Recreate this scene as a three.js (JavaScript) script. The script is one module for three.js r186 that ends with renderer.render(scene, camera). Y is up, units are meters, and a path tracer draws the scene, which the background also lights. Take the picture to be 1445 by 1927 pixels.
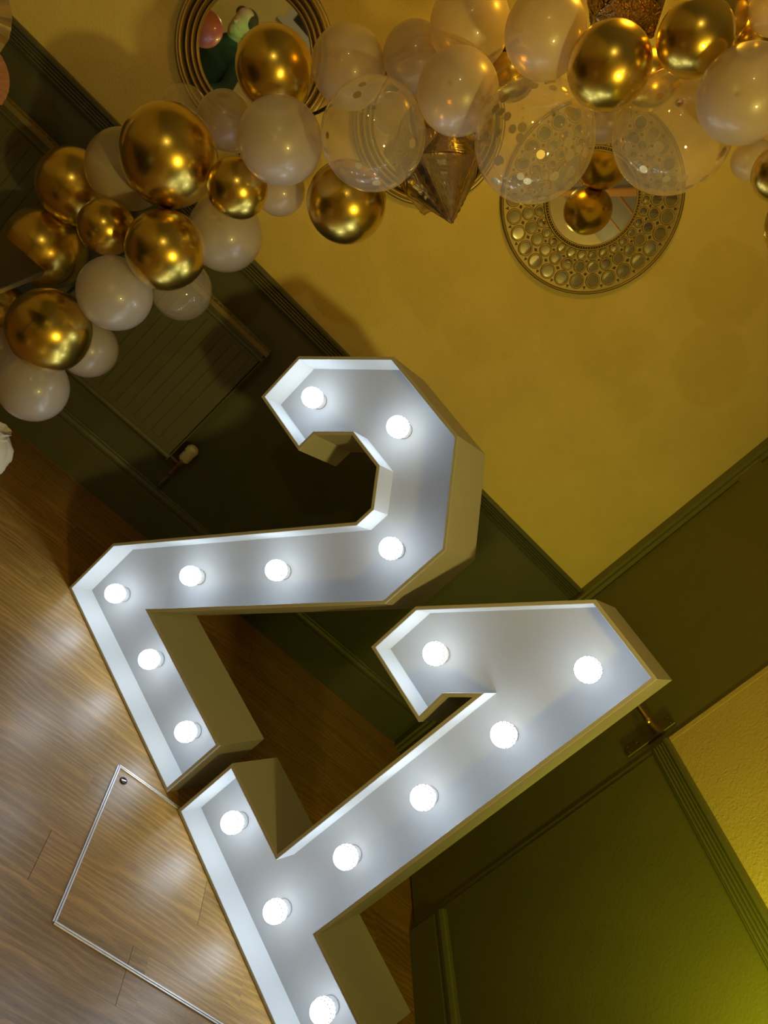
import * as THREE from 'three';
import { RoundedBoxGeometry } from 'three/addons/geometries/RoundedBoxGeometry.js';
import { MarchingCubes } from 'three/addons/objects/MarchingCubes.js';
import { mergeGeometries, mergeVertices, toCreasedNormals } from 'three/addons/utils/BufferGeometryUtils.js';
import { ImprovedNoise } from 'three/addons/math/ImprovedNoise.js';

// ---------------------------------------------------------------- camera, light, exposure
const scene = new THREE.Scene();
scene.background = new THREE.Color(0x020203);
const camera = new THREE.PerspectiveCamera(66.66, 1445 / 1927, 0.05, 30);
camera.position.set(0, 1.4, 0);
camera.rotation.order = 'YXZ';
camera.rotation.set(-0.24265, -0.30298, 0.83044);      // the photographer tilted the phone by almost 48 degrees
scene.add(camera);

const renderer = new THREE.WebGLRenderer({ antialias: true });
renderer.toneMapping = THREE.LinearToneMapping;
renderer.toneMappingExposure = 1.0;
renderer.shadowMap.enabled = true;

const LED_CD = 0.046;                 // each marquee bulb
const PARTY = { pos: [1.17, 1.5, 0.1], color: [1, 0.74, 0.15], cd: 4.3 };
const PENDANT = { pos: [0.03, 2.28, -1.82], color: [1, 0.48, 0.025], cd: 0.6 };
const PAR_CAN = { pos: [1.40, 1.04, -0.68], color: [0.92, 0.86, 0.03], cd: 1.25 };
const FILL_LAMPS = [[-1.2, 2.72, 1.6], [2.7, 2.2, 2.9]];  // unseen fill lamps, added to lift the general warm light
const FILL_LAMP = { color: [1, 0.74, 0.30], cd: 1.8 };

// ---------------------------------------------------------------- helpers
let seed = 20210;
const rnd = () => { seed = (seed * 1664525 + 1013904223) >>> 0; return seed / 4294967296; };
const V = (x, y, z) => new THREE.Vector3(x, y, z);
const noise = new ImprovedNoise();
const taken = {};
function numbered(n) {
  if (taken[n] === undefined) { taken[n] = 0; return n; }
  taken[n]++; return n + '_' + String(taken[n]).padStart(3, '0');
}
function shade(o) { o.castShadow = true; o.receiveShadow = true; return o; }
function part(name, geo, mat, parent, label) {
  const m = shade(new THREE.Mesh(geo, mat)); m.name = name; parent.add(m);
  if (label) m.userData.label = label;
  return m;
}
function thing(name, label, category, pos = [0, 0, 0], group) {
  const g = new THREE.Group(); g.name = numbered(name); g.position.set(...pos); scene.add(g);
  g.userData = { label, category }; if (group) g.userData.group = group;
  return g;
}
function struct(name, geo, mat) {
  const m = shade(new THREE.Mesh(geo, mat)); m.name = name; m.userData.kind = 'structure'; scene.add(m); return m;
}
function box(x0, x1, y0, y1, z0, z1) {
  const g = new THREE.BoxGeometry(x1 - x0, y1 - y0, z1 - z0); g.translate((x0 + x1) / 2, (y0 + y1) / 2, (z0 + z1) / 2);
  const p = g.attributes.position, n = g.attributes.normal, uv = g.attributes.uv;      // uv in metres
  for (let i = 0; i < p.count; i++) {
    if (Math.abs(n.getX(i)) > .5) uv.setXY(i, p.getZ(i), p.getY(i));
    else if (Math.abs(n.getY(i)) > .5) uv.setXY(i, p.getX(i), p.getZ(i));
    else uv.setXY(i, p.getX(i), p.getY(i));
  }
  return g;
}
function rbox(w, h, d, r, seg = 2) { return new RoundedBoxGeometry(w, h, d, seg, r); }
const lathe = (pts, n = 32) => new THREE.LatheGeometry(pts.map(p => new THREE.Vector2(p[0], p[1])), n);
// a moulding: profile points (a, b) swept along one axis
function sweepX(profile, x0, x1) {                     // profile in (z, y), extruded along x
  const s = new THREE.Shape(profile.map(p => new THREE.Vector2(p[0], p[1])));
  const g = new THREE.ExtrudeGeometry(s, { depth: x1 - x0, bevelEnabled: false });
  g.rotateY(-Math.PI / 2); g.scale(1, 1, 1);          // shape x -> z, extrude z -> -x
  g.translate(x1, 0, 0); return g;
}
function tex(w, h, fn, srgb = false) {
  const d = new Uint8Array(w * h * 4);
  for (let y = 0; y < h; y++) for (let x = 0; x < w; x++) {
    const c = fn(x, y), i = (y * w + x) * 4;
    d[i] = c[0]; d[i + 1] = c[1]; d[i + 2] = c[2]; d[i + 3] = 255;
  }
  const t = new THREE.DataTexture(d, w, h); t.wrapS = t.wrapT = THREE.RepeatWrapping;
  t.magFilter = THREE.LinearFilter; t.minFilter = THREE.LinearMipmapLinearFilter; t.generateMipmaps = true;
  if (srgb) t.colorSpace = THREE.SRGBColorSpace;
  t.needsUpdate = true; return t;
}
const clamp = (v, a = 0, b = 255) => Math.max(a, Math.min(b, v));
// periodic value noise
function grid(n) { const a = new Float32Array(n * n); for (let i = 0; i < n * n; i++) a[i] = rnd(); return a; }
function pnoise(g, n, u, v) {
  u = (u % n + n) % n; v = (v % n + n) % n; const i = Math.floor(u), j = Math.floor(v), s = u - i, t = v - j;
  const a = s * s * (3 - 2 * s), b = t * t * (3 - 2 * t), i1 = (i + 1) % n, j1 = (j + 1) % n;
  return (g[j * n + i] * (1 - a) + g[j * n + i1] * a) * (1 - b) + (g[j1 * n + i] * (1 - a) + g[j1 * n + i1] * a) * b;
}
const G64 = grid(64);
const plasterBump = tex(512, 512, (x, y) => {
  const u = x / 8, v = y / 8; const k = .5 * pnoise(G64, 64, u, v) + .3 * pnoise(G64, 32, u * 2 + 5, v * 2) + .2 * rnd();
  const c = clamp(k * 255); return [c, c, c];
});
const plasterTint = tex(512, 512, (x, y) => {
  const k = .55 * pnoise(G64, 8, x / 64, y / 64) + .3 * pnoise(G64, 32, x / 16, y / 16) + .15 * rnd();
  const c = clamp(240 + 15 * k); return [c, c, c];
}, true);
plasterTint.repeat.set(1, 1); plasterBump.repeat.set(3, 3);
const std = o => new THREE.MeshStandardMaterial(o), phy = o => new THREE.MeshPhysicalMaterial(o);
const lin = (r, g, b) => new THREE.Color().setRGB(r, g, b);

// ---------------------------------------------------------------- materials
const M = {
  cream: std({ color: lin(.78, .67, .27), roughness: .8, map: plasterTint, bumpMap: plasterBump, bumpScale: .0012 }),
  green: std({ color: lin(.098, .108, .080), roughness: .55, map: plasterTint, bumpMap: plasterBump, bumpScale: .0006 }),
  doorGreenLit: std({ color: lin(.185, .195, .062), roughness: .5, map: plasterTint, bumpMap: plasterBump, bumpScale: .0006 }),  // wall olive made lighter, standing in for light falling on the door wall
  doorTrimLit: std({ color: lin(.175, .19, .08), roughness: .45 }),  // trim olive lightened likewise, the extra light is in the colour
  greenGloss: std({ color: lin(.116, .126, .090), roughness: .42, map: plasterTint }),
  ceiling: std({ color: lin(.36, .38, .32), roughness: .9 }),
  batten: std({ color: lin(.95, .50, .08), roughness: .6, metalness: 0 }),
  white: std({ color: lin(.53, .54, .54), roughness: .45 }),
  panel: std({ color: lin(.37, .37, .37), roughness: .55 }),
  chrome: std({ color: lin(.8, .8, .82), metalness: 1, roughness: .25 }),
  alu: std({ color: lin(.80, .81, .84), metalness: .85, roughness: .32 }),
  brass: std({ color: lin(.62, .50, .28), metalness: 1, roughness: .3 }),
  plate: std({ color: lin(.22, .19, .10), metalness: .8, roughness: .5 }),
  dark: std({ color: lin(.012, .012, .013), roughness: .5 }),
  blackGloss: std({ color: lin(.010, .010, .010), roughness: .3 }),
  gold: phy({ color: lin(.74, .53, .085), metalness: 1, roughness: .27, clearcoat: 1, clearcoatRoughness: .07 }),
  pearl: phy({ color: lin(.86, .78, .64), roughness: .34, transmission: .6, thickness: 0, clearcoat: 1, clearcoatRoughness: .055, side: THREE.DoubleSide }),
  clear: phy({ color: lin(.96, .91, .76), roughness: .03, transmission: .82, thickness: 0, ior: 1.5, side: THREE.DoubleSide }),
  knot: std({ color: lin(.55, .42, .18), roughness: .5 }),
  confetti: phy({ color: lin(.75, .66, .42), metalness: .7, roughness: .3, side: THREE.DoubleSide }),
  mirror: std({ color: lin(.90, .90, .88), metalness: 1, roughness: .015 }),
  discMirror: std({ color: lin(.62, .66, .58), metalness: 1, roughness: .08 }),
  antique: std({ color: lin(.36, .29, .13), metalness: .6, roughness: .45 }),
  ribGold: std({ color: lin(.60, .49, .25), metalness: .75, roughness: .38 }),
  antiqueDark: std({ color: lin(.06, .045, .02), metalness: .4, roughness: .5 }),
  black: std({ color: lin(.02, .018, .015), roughness: .6 }),
  copper: std({ color: lin(.20, .13, .08), metalness: .6, roughness: .4 }),
  cloth: std({ color: lin(.78, .74, .62), roughness: .9, side: THREE.DoubleSide }),
  tag: std({ color: lin(.8, .72, .45), roughness: .7 }),
};

// ---------------------------------------------------------------- the room
const ZB = -2.705, XD = 1.652, CEIL = 3.0;
// floor slab, then the boards that can be told apart
const grainMats = [];
for (let k = 0; k < 6; k++) {
  const ox = rnd() * 60, oy = rnd() * 60, gw = 1024, gh = 160, knotX = rnd() * gw, knotY = gh * (.3 + .4 * rnd());
  const cath = k % 2 === 0;
  const t = tex(gw, gh, (x, y) => {
    let v = y / gh * 6 + 1.6 * pnoise(G64, 64, ox + x / 190, oy + y / 70) + .5 * pnoise(G64, 64, ox + x / 60, oy + y / 30);
    if (cath) { const dx = (x - knotX) / 260, dy = (y - knotY) / 26; v += 2.4 * Math.exp(-(dx * dx) * .5 - Math.abs(dy) * .6); }
    const ring = .5 + .5 * Math.sin(v * 6.283);
    const fine = pnoise(G64, 64, ox + x / 26, y * .55), pore = pnoise(G64, 64, x / 14 + 9, y * .9 + oy), broad = pnoise(G64, 64, ox * 2 + x / 240, oy + y / 60);
    let m = .84 + .12 * Math.pow(ring, 2.2) - .16 * fine + .16 * (broad - .5) - (pore > .80 ? .07 : 0);
    m = Math.max(.4, m);
    return [clamp(197 * m), clamp(157 * m - 6), clamp(86 * m - 12)];
  }, true);
  grainMats.push(phy({ map: t, color: lin(1, 1, 1), roughness: .42, clearcoat: .9, clearcoatRoughness: .24 }));
}
const floorSlab = struct('floor', box(-3.4, 3.6, -.2, -.006, -2.9, 3.8), std({ color: lin(.05, .03, .015), roughness: .7 }));
const PW = .135, Z0 = -2.705;                           // board width; boards run along the back wall

function plank(x0, x1, z0, z1, mat) {
  const g = box(x0 + .0005, x1 - .0005, -.0055, 0, z0 + .0002, z1 - .0002), uv = g.attributes.uv, o = rnd() * 3, oz = z0;
  for (let i = 0; i < uv.count; i++) uv.setXY(i, uv.getX(i) / 1.25 + o, (uv.getY(i) - oz) / PW);
  const m = part(numbered('plank'), g, mat, floorSlab); return m;
}
// the trapdoor cut into the boards
const HX0 = .535, HX1 = 1.16, HZ0 = -1.635, HZ1 = -1.168;

for (let row = 0; row < 17; row++) {
  const z0 = Z0 + row * PW, z1 = z0 + PW;
  let x = -1.5 - rnd() * .8; const cuts = [];
  while (x < 1.652) { x += .92 + (row % 3) * .04; cuts.push(x); }
  // the joints that the photograph shows
  const want = { 10: .448, 11: .722, 9: .868 }[row];
  if (want !== undefined) { let b = 0; cuts.forEach((c, i) => { if (Math.abs(c - want) < Math.abs(cuts[b] - want)) b = i; }); const d = want - cuts[b]; cuts.forEach((c, i) => cuts[i] = c + d); }
  let a = -1.9;
  for (const c of [...cuts, 1.652]) {
    const b = Math.min(c, 1.652); if (b - a < .02) continue;
    const mat = grainMats[Math.floor(rnd() * grainMats.length)];
    plank(a, b, z0, z1, mat); a = b;
  }
}
part('floor_boards', box(-3.4, -1.9, -.0055, 0, -2.9, 3.8), grainMats[1], floorSlab).userData.kind = 'stuff';
part('floor_boards', box(-1.9, 3.6, -.0055, 0, Z0 + 17 * PW, 3.8), grainMats[2], floorSlab).userData.kind = 'stuff';
part('floor_boards', box(1.652, 3.6, -.0055, 0, -2.9, Z0 + 17 * PW), grainMats[3], floorSlab).userData.kind = 'stuff';
for (const ms of floorSlab.children) if (ms.userData.kind) { const uv = ms.geometry.attributes.uv; for (let i = 0; i < uv.count; i++) uv.setXY(i, uv.getX(i) / 1.25, uv.getY(i) / PW / 3); }

// walls with thickness
const wallBack = struct('wall_back', box(-3.4, XD + .2, 0, CEIL, ZB - .2, ZB), M.cream);
part('dado_panel', box(-3.3, XD, 0, .97, ZB - .01, ZB + .004), M.green, wallBack, 'dark olive painted lower wall');
const wallRight = struct('wall_right', mergeGeometries([
  box(XD, XD + .22, 0, CEIL, -1.795, 1.0),              // beyond the door
  box(XD, XD + .22, 2.06, CEIL, ZB, -1.795),            // over the door
]), M.cream);
part('dado_panel', box(XD - .004, XD + .01, 0, .97, -1.79, 1.0), M.doorGreenLit, wallRight, 'dark olive painted lower wall');
struct('wall_return', box(XD, 3.6, 0, CEIL, .8, 1.0), M.cream);
struct('wall_side', box(3.4, 3.6, 0, CEIL, 1.0, 3.8), M.cream);
struct('wall_left', box(-3.4, -3.2, 0, CEIL, -2.9, 3.8), M.cream);
// the wall behind the photographer with the high window that the round mirror shows
const wx0 = -1.66, wx1 = -.35, wy0 = 2.02, wy1 = 2.75, zf = 3.6;
struct('wall_front', mergeGeometries([box(-3.4, wx0, 0, CEIL, zf, zf + .2), box(wx1, 3.6, 0, CEIL, zf, zf + .2), box(wx0, wx1, 0, wy0, zf, zf + .2), box(wx0, wx1, wy1, CEIL, zf, zf + .2)]), M.cream);
{
  const w = new THREE.Group(); w.name = 'window_1'; w.userData.kind = 'structure'; w.position.set((wx0 + wx1) / 2, wy0, zf); scene.add(w);
  const cw = (wx1 - wx0) / 2, hh = wy1 - wy0;
  part('window_frame', mergeGeometries([box(-cw, cw, 0, .07, -.03, .06), box(-cw, cw, hh - .07, hh, -.03, .06), box(-cw, -cw + .07, .07, hh - .07, -.03, .06), box(cw - .07, cw, .07, hh - .07, -.03, .06), box(-.025, .025, .07, hh - .07, -.02, .05)]), M.white, w, 'white window frame');
  part('pane', box(-cw + .07, -.025, .07, hh - .07, .02, .026), M.blackGloss, w);
  part('pane', box(.025, cw - .07, .07, hh - .07, .02, .026), M.blackGloss, w);
  part('window_sill', box(-cw - .04, cw + .04, -.03, 0, -.07, .0), M.white, w);
}
const ceiling = struct('ceiling', box(-3.4, 3.6, CEIL, CEIL + .2, -2.9, 3.8), M.ceiling);
part('ceiling_batten', box(1.46, 1.53, CEIL - .02, CEIL, -2.7, .8), M.batten, ceiling);
part('ceiling_batten', box(1.46, 1.53, CEIL - .02, CEIL, .8, 3.6), M.batten, ceiling);
for (const z of [1.67, 2.49]) part('ceiling_batten', box(-3.2, 3.4, CEIL - .012, CEIL, z - .012, z + .012), M.batten, ceiling);

// dado rails with their reeded faces
function railProfile(d) {                               // (out from wall, y)
  const p = [[0, .962], [.012, .962], [.016, .966]];
  const y0 = .968, y1 = 1.006, n = 4;
  for (let i = 0; i < n; i++) {
    const a = y0 + (y1 - y0) * i / n, b = y0 + (y1 - y0) * (i + 1) / n;
    for (let k = 0; k <= 6; k++) { const t = k / 6; p.push([.016 + .0065 * Math.sin(Math.PI * t), a + (b - a) * t]); }
  }
  p.push([.022, 1.007], [.027, 1.011], [.027, 1.020], [.024, 1.023], [0, 1.023]);
  return p;
}
struct('trim_1', sweepX(railProfile().map(p => [ZB + p[0], p[1]]), -3.2, XD - .03), M.greenGloss);
{
  const s = new THREE.Shape(railProfile().map(p => new THREE.Vector2(XD - p[0], p[1])));
  const g = new THREE.ExtrudeGeometry(s, { depth: .8 + 1.79, bevelEnabled: false }); g.translate(0, 0, -1.79);
  struct('trim_2', g, M.doorTrimLit);
}
// skirting boards: tall back one with a moulded top, lower one beyond the door
const sk = H => [[0, 0], [.018, 0], [.018, H - .042], [.014, H - .038], [.014, H - .034], [.020, H - .028], [.021, H - .018], [.016, H - .008], [.010, H - .004], [.008, H], [0, H]];
struct('baseboard_back', sweepX(sk(.182).map(p => [ZB + p[0], p[1]]), -3.2, XD - .05), M.greenGloss);
{
  const s = new THREE.Shape(sk(.148).map(p => new THREE.Vector2(XD - p[0], p[1])));
  const g = new THREE.ExtrudeGeometry(s, { depth: .8 + 1.775, bevelEnabled: false }); g.translate(0, 0, -1.775);
  struct('baseboard_right', g, M.doorTrimLit);
}
// door in the corner
{
  const d = new THREE.Group(); d.name = 'door_1'; d.userData.kind = 'structure'; d.position.set(XD, 0, -2.24); scene.add(d);
  const zl = -2.645 + 2.24, zr = -1.812 + 2.24;
  part('door_leaf', box(.004, .048, .008, 2.03, zl + .002, zr - .0006), M.doorGreenLit, d, 'flat dark olive door leaf');
  // architrave on the hinge side, stepped, tight in the corner, and the narrow stop on the latch side
  part('architrave', mergeGeometries([box(-.024, .05, 0, 2.08, ZB + 2.24 + .001, ZB + 2.24 + .042), box(-.012, .05, 0, 2.08, ZB + 2.24 + .042, ZB + 2.24 + .055)]), M.doorTrimLit, d);
  part('architrave', box(-.001, .2, 0, 1.022, -1.812 + 2.24, -1.7955 + 2.24), M.doorTrimLit, d);
  part('architrave', box(-.001, .2, 1.022, 2.06, -1.812 + 2.24, -1.7955 + 2.24), M.cream, d, 'cream painted upper frame edge');
  part('door_head', box(-.02, .06, 2.03, 2.09, zl - .01, zr + .03), M.doorTrimLit, d);
  part('door_stop_wall', box(.05, .2, 0, 2.06, zl - .06, zr), M.dark, d);
  part('hinge', box(-.004, .006, 1.72, 1.82, zl - .006, zl + .008), M.brass, d);
  part('hinge', box(-.004, .006, .22, .32, zl - .006, zl + .008), M.brass, d);
  // lever on a long plate
  const pz = -1.862 + 2.24;
  const plateS = new THREE.Shape(); plateS.moveTo(-.02, .89); plateS.lineTo(.02, .89); plateS.lineTo(.02, 1.06); plateS.lineTo(-.02, 1.06); plateS.closePath();
  const hole = new THREE.Path(); hole.absarc(0, .935, .005, 0, Math.PI * 2); plateS.holes.push(hole);
  const pg = new THREE.ExtrudeGeometry(plateS, { depth: .004, bevelEnabled: true, bevelSize: .0015, bevelThickness: .0015, bevelSegments: 2 });
  pg.rotateY(-Math.PI / 2); pg.translate(-.001, 0, pz);
  const plate = part('lever_plate', pg, M.plate, d, 'worn metal lever handle plate');
  for (const [a, y] of [[-.012, .90], [.012, .90], [-.012, 1.05], [.012, 1.05]]) {
    const s = new THREE.SphereGeometry(.003, 8, 6); s.scale(.6, 1, 1); s.translate(-.007, y, pz + a); part('screw', s, M.plate, plate);
  }
  const rose = new THREE.CylinderGeometry(.011, .014, .045, 20); rose.rotateZ(Math.PI / 2); rose.translate(-.026, 1.005, pz);
  const curve = new THREE.CatmullRomCurve3([V(-.046, 1.005, pz), V(-.050, 1.004, pz - .02), V(-.050, 1.001, pz - .06), V(-.046, .999, pz - .10), V(-.044, .999, pz - .115)]);
  const tb = new THREE.TubeGeometry(curve, 24, .0085, 12); const cap = new THREE.SphereGeometry(.0088, 12, 8); cap.translate(-.044, .999, pz - .115);
  const cap2 = new THREE.SphereGeometry(.0125, 12, 8); cap2.translate(-.047, 1.005, pz);
  part('lever', mergeGeometries([rose.toNonIndexed(), tb.toNonIndexed(), cap.toNonIndexed(), cap2.toNonIndexed()]), M.brass, plate);
}
// the trapdoor: aluminium edging and its key socket
{
  const t = thing('floor_hatch', 'wooden floor hatch edged with a bright aluminium strip, partly under the numbers', 'hatch', [(HX0 + HX1) / 2, 0, (HZ0 + HZ1) / 2]);
  const hx = (HX1 - HX0) / 2, hz = (HZ1 - HZ0) / 2, e = .0048;
  const strip = (x0, x1, z0, z1) => { const g = rbox(x1 - x0, .0034, z1 - z0, .0012, 1); g.translate((x0 + x1) / 2, .0012, (z0 + z1) / 2); return g; };
  const two = (x0, x1, z0, z1, alongX) => alongX ? [strip(x0, x1, z0 - e, z0 - .0006), strip(x0, x1, z0 + .0006, z0 + e)] : [strip(x0 - e, x0 - .0006, z0, z1), strip(x0 + .0006, x0 + e, z0, z1)];
  part('edge_strip', mergeGeometries(two(-hx, hx, -hz, 0, true)), M.alu, t);
  part('edge_strip', mergeGeometries(two(-hx, hx, hz, 0, true)), M.alu, t);
  part('edge_strip', mergeGeometries(two(-hx, 0, -hz, hz, false)), M.alu, t);
  part('edge_strip', mergeGeometries(two(hx, 0, -hz, hz, false)), M.alu, t);
  const ring = new THREE.TorusGeometry(.0085, .0022, 8, 28); ring.rotateX(Math.PI / 2); ring.translate(-hx + .026, .0012, -hz + .034);
  const k = part('key_socket', ring, M.black, t, 'round dark key socket with a slot');
  const bar = box(-.0085, .0085, .0003, .0026, -.0016, .0016); bar.rotateY(.35); bar.translate(-hx + .026, 0, -hz + .034); part('socket_bar', bar, M.alu, k);
}

// ---------------------------------------------------------------- radiator with its valve
{
  const x0 = -1.26, x1 = .14, y0 = .319, y1 = .845, zf2 = -2.605, zb = -2.672, w = x1 - x0;
  const r = thing('panel_radiator', 'olive painted panel radiator with a ribbed front below the dado rail', 'radiator', [(x0 + x1) / 2, 0, ZB]);
  const D = zf2 - ZB, hw = w / 2;
  const body = rbox(w - .012, y1 - y0 - .012, .05, .006); body.translate(0, (y0 + y1) / 2, D - .032);
  const b = part('front_panel', body, M.greenGloss, r);
  for (let i = 0, n = 36; i < n; i++) {
    const bw = (w - .07) / n, g = rbox(bw - .0012, y1 - y0 - .10, .0055, .0018, 2);
    g.translate(-hw + .035 + bw * (i + .5), (y0 + y1) / 2 - .004, D - .0079); part('panel_rib', g, M.greenGloss, b);
  }
  const bead = (y, rr) => { const g = new THREE.CylinderGeometry(rr, rr, w - .004, 12); g.rotateZ(Math.PI / 2); g.translate(0, y, D - rr); return g; };
  part('bottom_bead', bead(y0 + .016, .011), M.greenGloss, b); part('top_bead', bead(y1 - .032, .007), M.greenGloss, b);
  const bars = []; for (let i = 0; i < 60; i++) { const xx = -hw + .02 + (w - .04) * (i + .5) / 60; bars.push(box(xx - .004, xx + .004, y1 - .006, y1 + .001, .048, D - .018)); }
  part('top_grille', mergeGeometries([box(-hw, hw, y1 - .012, y1 + .003, D - .018, D - .002), box(-hw, hw, y1 - .012, y1 + .003, .036, .046), ...bars]), std({ color: lin(.24, .20, .10), roughness: .6 }), r, 'paler top grille');
  part('side_cover', box(hw - .004, hw, y0, y1, .034, D - .006), M.greenGloss, r);
  part('side_cover', box(-hw, -hw + .004, y0, y1, .034, D - .006), M.greenGloss, r);
  for (const bx of [-.435, .435]) part('bracket', box(bx - .015, bx + .015, .5, .75, .005, .04), M.dark, r);
  const vx = .182 - (x0 + x1) / 2;
  const head = lathe([[0, .345], [.016, .345], [.0205, .349], [.0215, .356], [.0215, .376], [.0195, .378], [.0195, .381], [.0215, .383], [.021, .402], [.018, .410], [.010, .414], [0, .4145]], 28); head.translate(vx, 0, .055);
  const v = part('valve_head', head, std({ color: lin(.72, .68, .52), roughness: .45 }), r, 'white thermostatic valve head');
  const ridges = []; for (let i = 0; i < 16; i++) { const a = i / 16 * 6.283; const g = box(-.0012, .0012, .384, .403, .0205, .0225); g.rotateY(a); g.translate(vx, 0, .055); ridges.push(g); }
  part('grip_ridges', mergeGeometries(ridges), v.material, v);
  const dot = new THREE.CylinderGeometry(.002, .002, .003, 10); dot.rotateX(Math.PI / 2); dot.translate(vx - .004, .352, .0765); part('index_mark', dot, M.black, v);
  const vb = lathe([[0, .270], [.009, .270], [.012, .276], [.012, .292], [.009, .297], [.009, .318], [.013, .322], [.013, .336], [.010, .345], [0, .345]], 20); vb.translate(vx, 0, .055);
  const arm = new THREE.CylinderGeometry(.009, .009, .05, 14); arm.rotateZ(Math.PI / 2); arm.translate(vx - .025, .327, .055);
  part('valve_body', mergeGeometries([vb.toNonIndexed(), arm.toNonIndexed()]), M.copper, r, 'copper coloured valve body');
  const pipe = new THREE.TubeGeometry(new THREE.CatmullRomCurve3([V(vx, .274, .055), V(vx, .235, .055), V(vx, .212, .052), V(vx, .203, .040), V(vx, .201, .022), V(vx, .201, .006)]), 24, .0072, 12);
  part('feed_pipe', pipe, M.greenGloss, r);
}

// ---------------------------------------------------------------- the two light-up numbers
const ledWhite = std({ color: lin(.9, .9, .9), emissive: lin(.84, .92, 1), emissiveIntensity: 4, roughness: .4 });
const DEPTH = .2, RECESS = .078, WALLT = .0095;
function inset(poly, d) {                               // counter-clockwise polygon moved inwards
  const n = poly.length, out = [];
  for (let i = 0; i < n; i++) {
    const p0 = poly[(i + n - 1) % n], p1 = poly[i], p2 = poly[(i + 1) % n];
    const e1 = [p1[0] - p0[0], p1[1] - p0[1]], e2 = [p2[0] - p1[0], p2[1] - p1[1]];
    const l1 = Math.hypot(...e1), l2 = Math.hypot(...e2), n1 = [-e1[1] / l1, e1[0] / l1], n2 = [-e2[1] / l2, e2[0] / l2];
    const k = d / (1 + n1[0] * n2[0] + n1[1] * n2[1]);
    out.push([p1[0] + (n1[0] + n2[0]) * k, p1[1] + (n1[1] + n2[1]) * k]);
  }
  return out;
}
function extrude(poly, hole, depth, bevel) {
  const s = new THREE.Shape(poly.map(p => new THREE.Vector2(...p)));
  if (hole) s.holes.push(new THREE.Path(hole.map(p => new THREE.Vector2(...p))));
  return new THREE.ExtrudeGeometry(s, bevel ? { depth: depth - 2 * bevel, bevelEnabled: true, bevelSize: bevel, bevelThickness: bevel, bevelOffset: -bevel, bevelSegments: 2 } : { depth, bevelEnabled: false });
}
function marquee(label, poly, bulbs, pos, turn) {
  const t = thing('marquee_number', label, 'number sign', pos, 'light-up numbers'); t.rotation.y = turn;
  delete t.userData.group;
  const inner = inset(poly, WALLT);
  const shell = extrude(poly, inner, DEPTH, .0015); shell.translate(0, 0, -DEPTH + .0015);
  part('side_wall', shell, M.white, t, 'white painted side walls and rim');
  const pan = extrude(inset(poly, WALLT - .001), null, .008); pan.translate(0, 0, -RECESS - .008);
  part('back_panel', pan, M.panel, t, 'pale inner back panel');
  const sock = lathe([[0, -.001], [.021, -.001], [.021, .004], [.017, .008], [.014, .020], [0, .020]], 24); sock.rotateX(Math.PI / 2);
  // a plastic cap lamp: a domed cover with a dotted rim
  const dome = lathe([[0, .014], [.014, .014], [.0215, .019], [.0275, .028], [.0292, .0395], [.0277, .0505], [.0236, .0592], [.0172, .0656], [.009, .0692], [0, .0702]], 28); dome.rotateX(Math.PI / 2);
  const studs = []; for (let r = 0; r < 3; r++) for (let i = 0; i < 18; i++) {
    const a = (i + r * .5) / 18 * 6.283, rr = [.0272, .0291, .0278][r], z = [.028, .0395, .050][r];
    const g = new THREE.SphereGeometry(.0018, 6, 4); g.translate(Math.cos(a) * rr, Math.sin(a) * rr, z); studs.push(g);
  }
  const studGeo = mergeGeometries(studs);
  for (const [x, y] of bulbs) {
    const b = part('bulb', dome, ledWhite, t); b.position.set(x, y, -RECESS);
    part('socket', sock, M.white, b); part('cover_studs', studGeo, M.panel, b);
    const l = new THREE.PointLight(new THREE.Color().setRGB(.68, .84, 1), LED_CD, 0, 2);
    l.name = 'lamp_light'; l.castShadow = true; l.shadow.radius = 1.1; l.position.set(x, y, -RECESS + .052); t.add(l);
  }
  return t;
}
const two = [[0, 0], [.70, 0], [.70, .213], [.262, .213], [.705, .806], [.705, 1.006], [.507, 1.199], [.219, 1.2], [.006, 1.003], [.012, .849], [.2215, .849], [.2215, .910], [.301, .9905], [.417, .9925], [.491, .918], [.491, .865], [.002, .211]];
marquee('tall white light-up number two with lit bulbs, left of the number one', two, [[.108, .956], [.356, 1.091], [.592, .888], [.419, .594], [.246, .360], [.108, .110], [.350, .112], [.592, .112]], [.168, 0, -2.128], -.7396);
const one = [[0, 0], [.70, 0], [.70, .215], [.456, .215], [.456, 1.198], [.254, 1.203], [.002, .863], [.006, .712], [.220, .712], [.212, .797], [.253, .853], [.253, .215], [0, .215]];
marquee('tall white light-up number one with lit bulbs, in front of the door', one, [[.110, .825], [.353, 1.091], [.352, .852], [.352, .606], [.351, .356], [.350, .112], [.110, .110], [.590, .112]], [.732, 0, -1.626], -.7801);
for (const c of scene.children) if (c.name.startsWith('marquee_number')) c.updateMatrixWorld();

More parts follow.
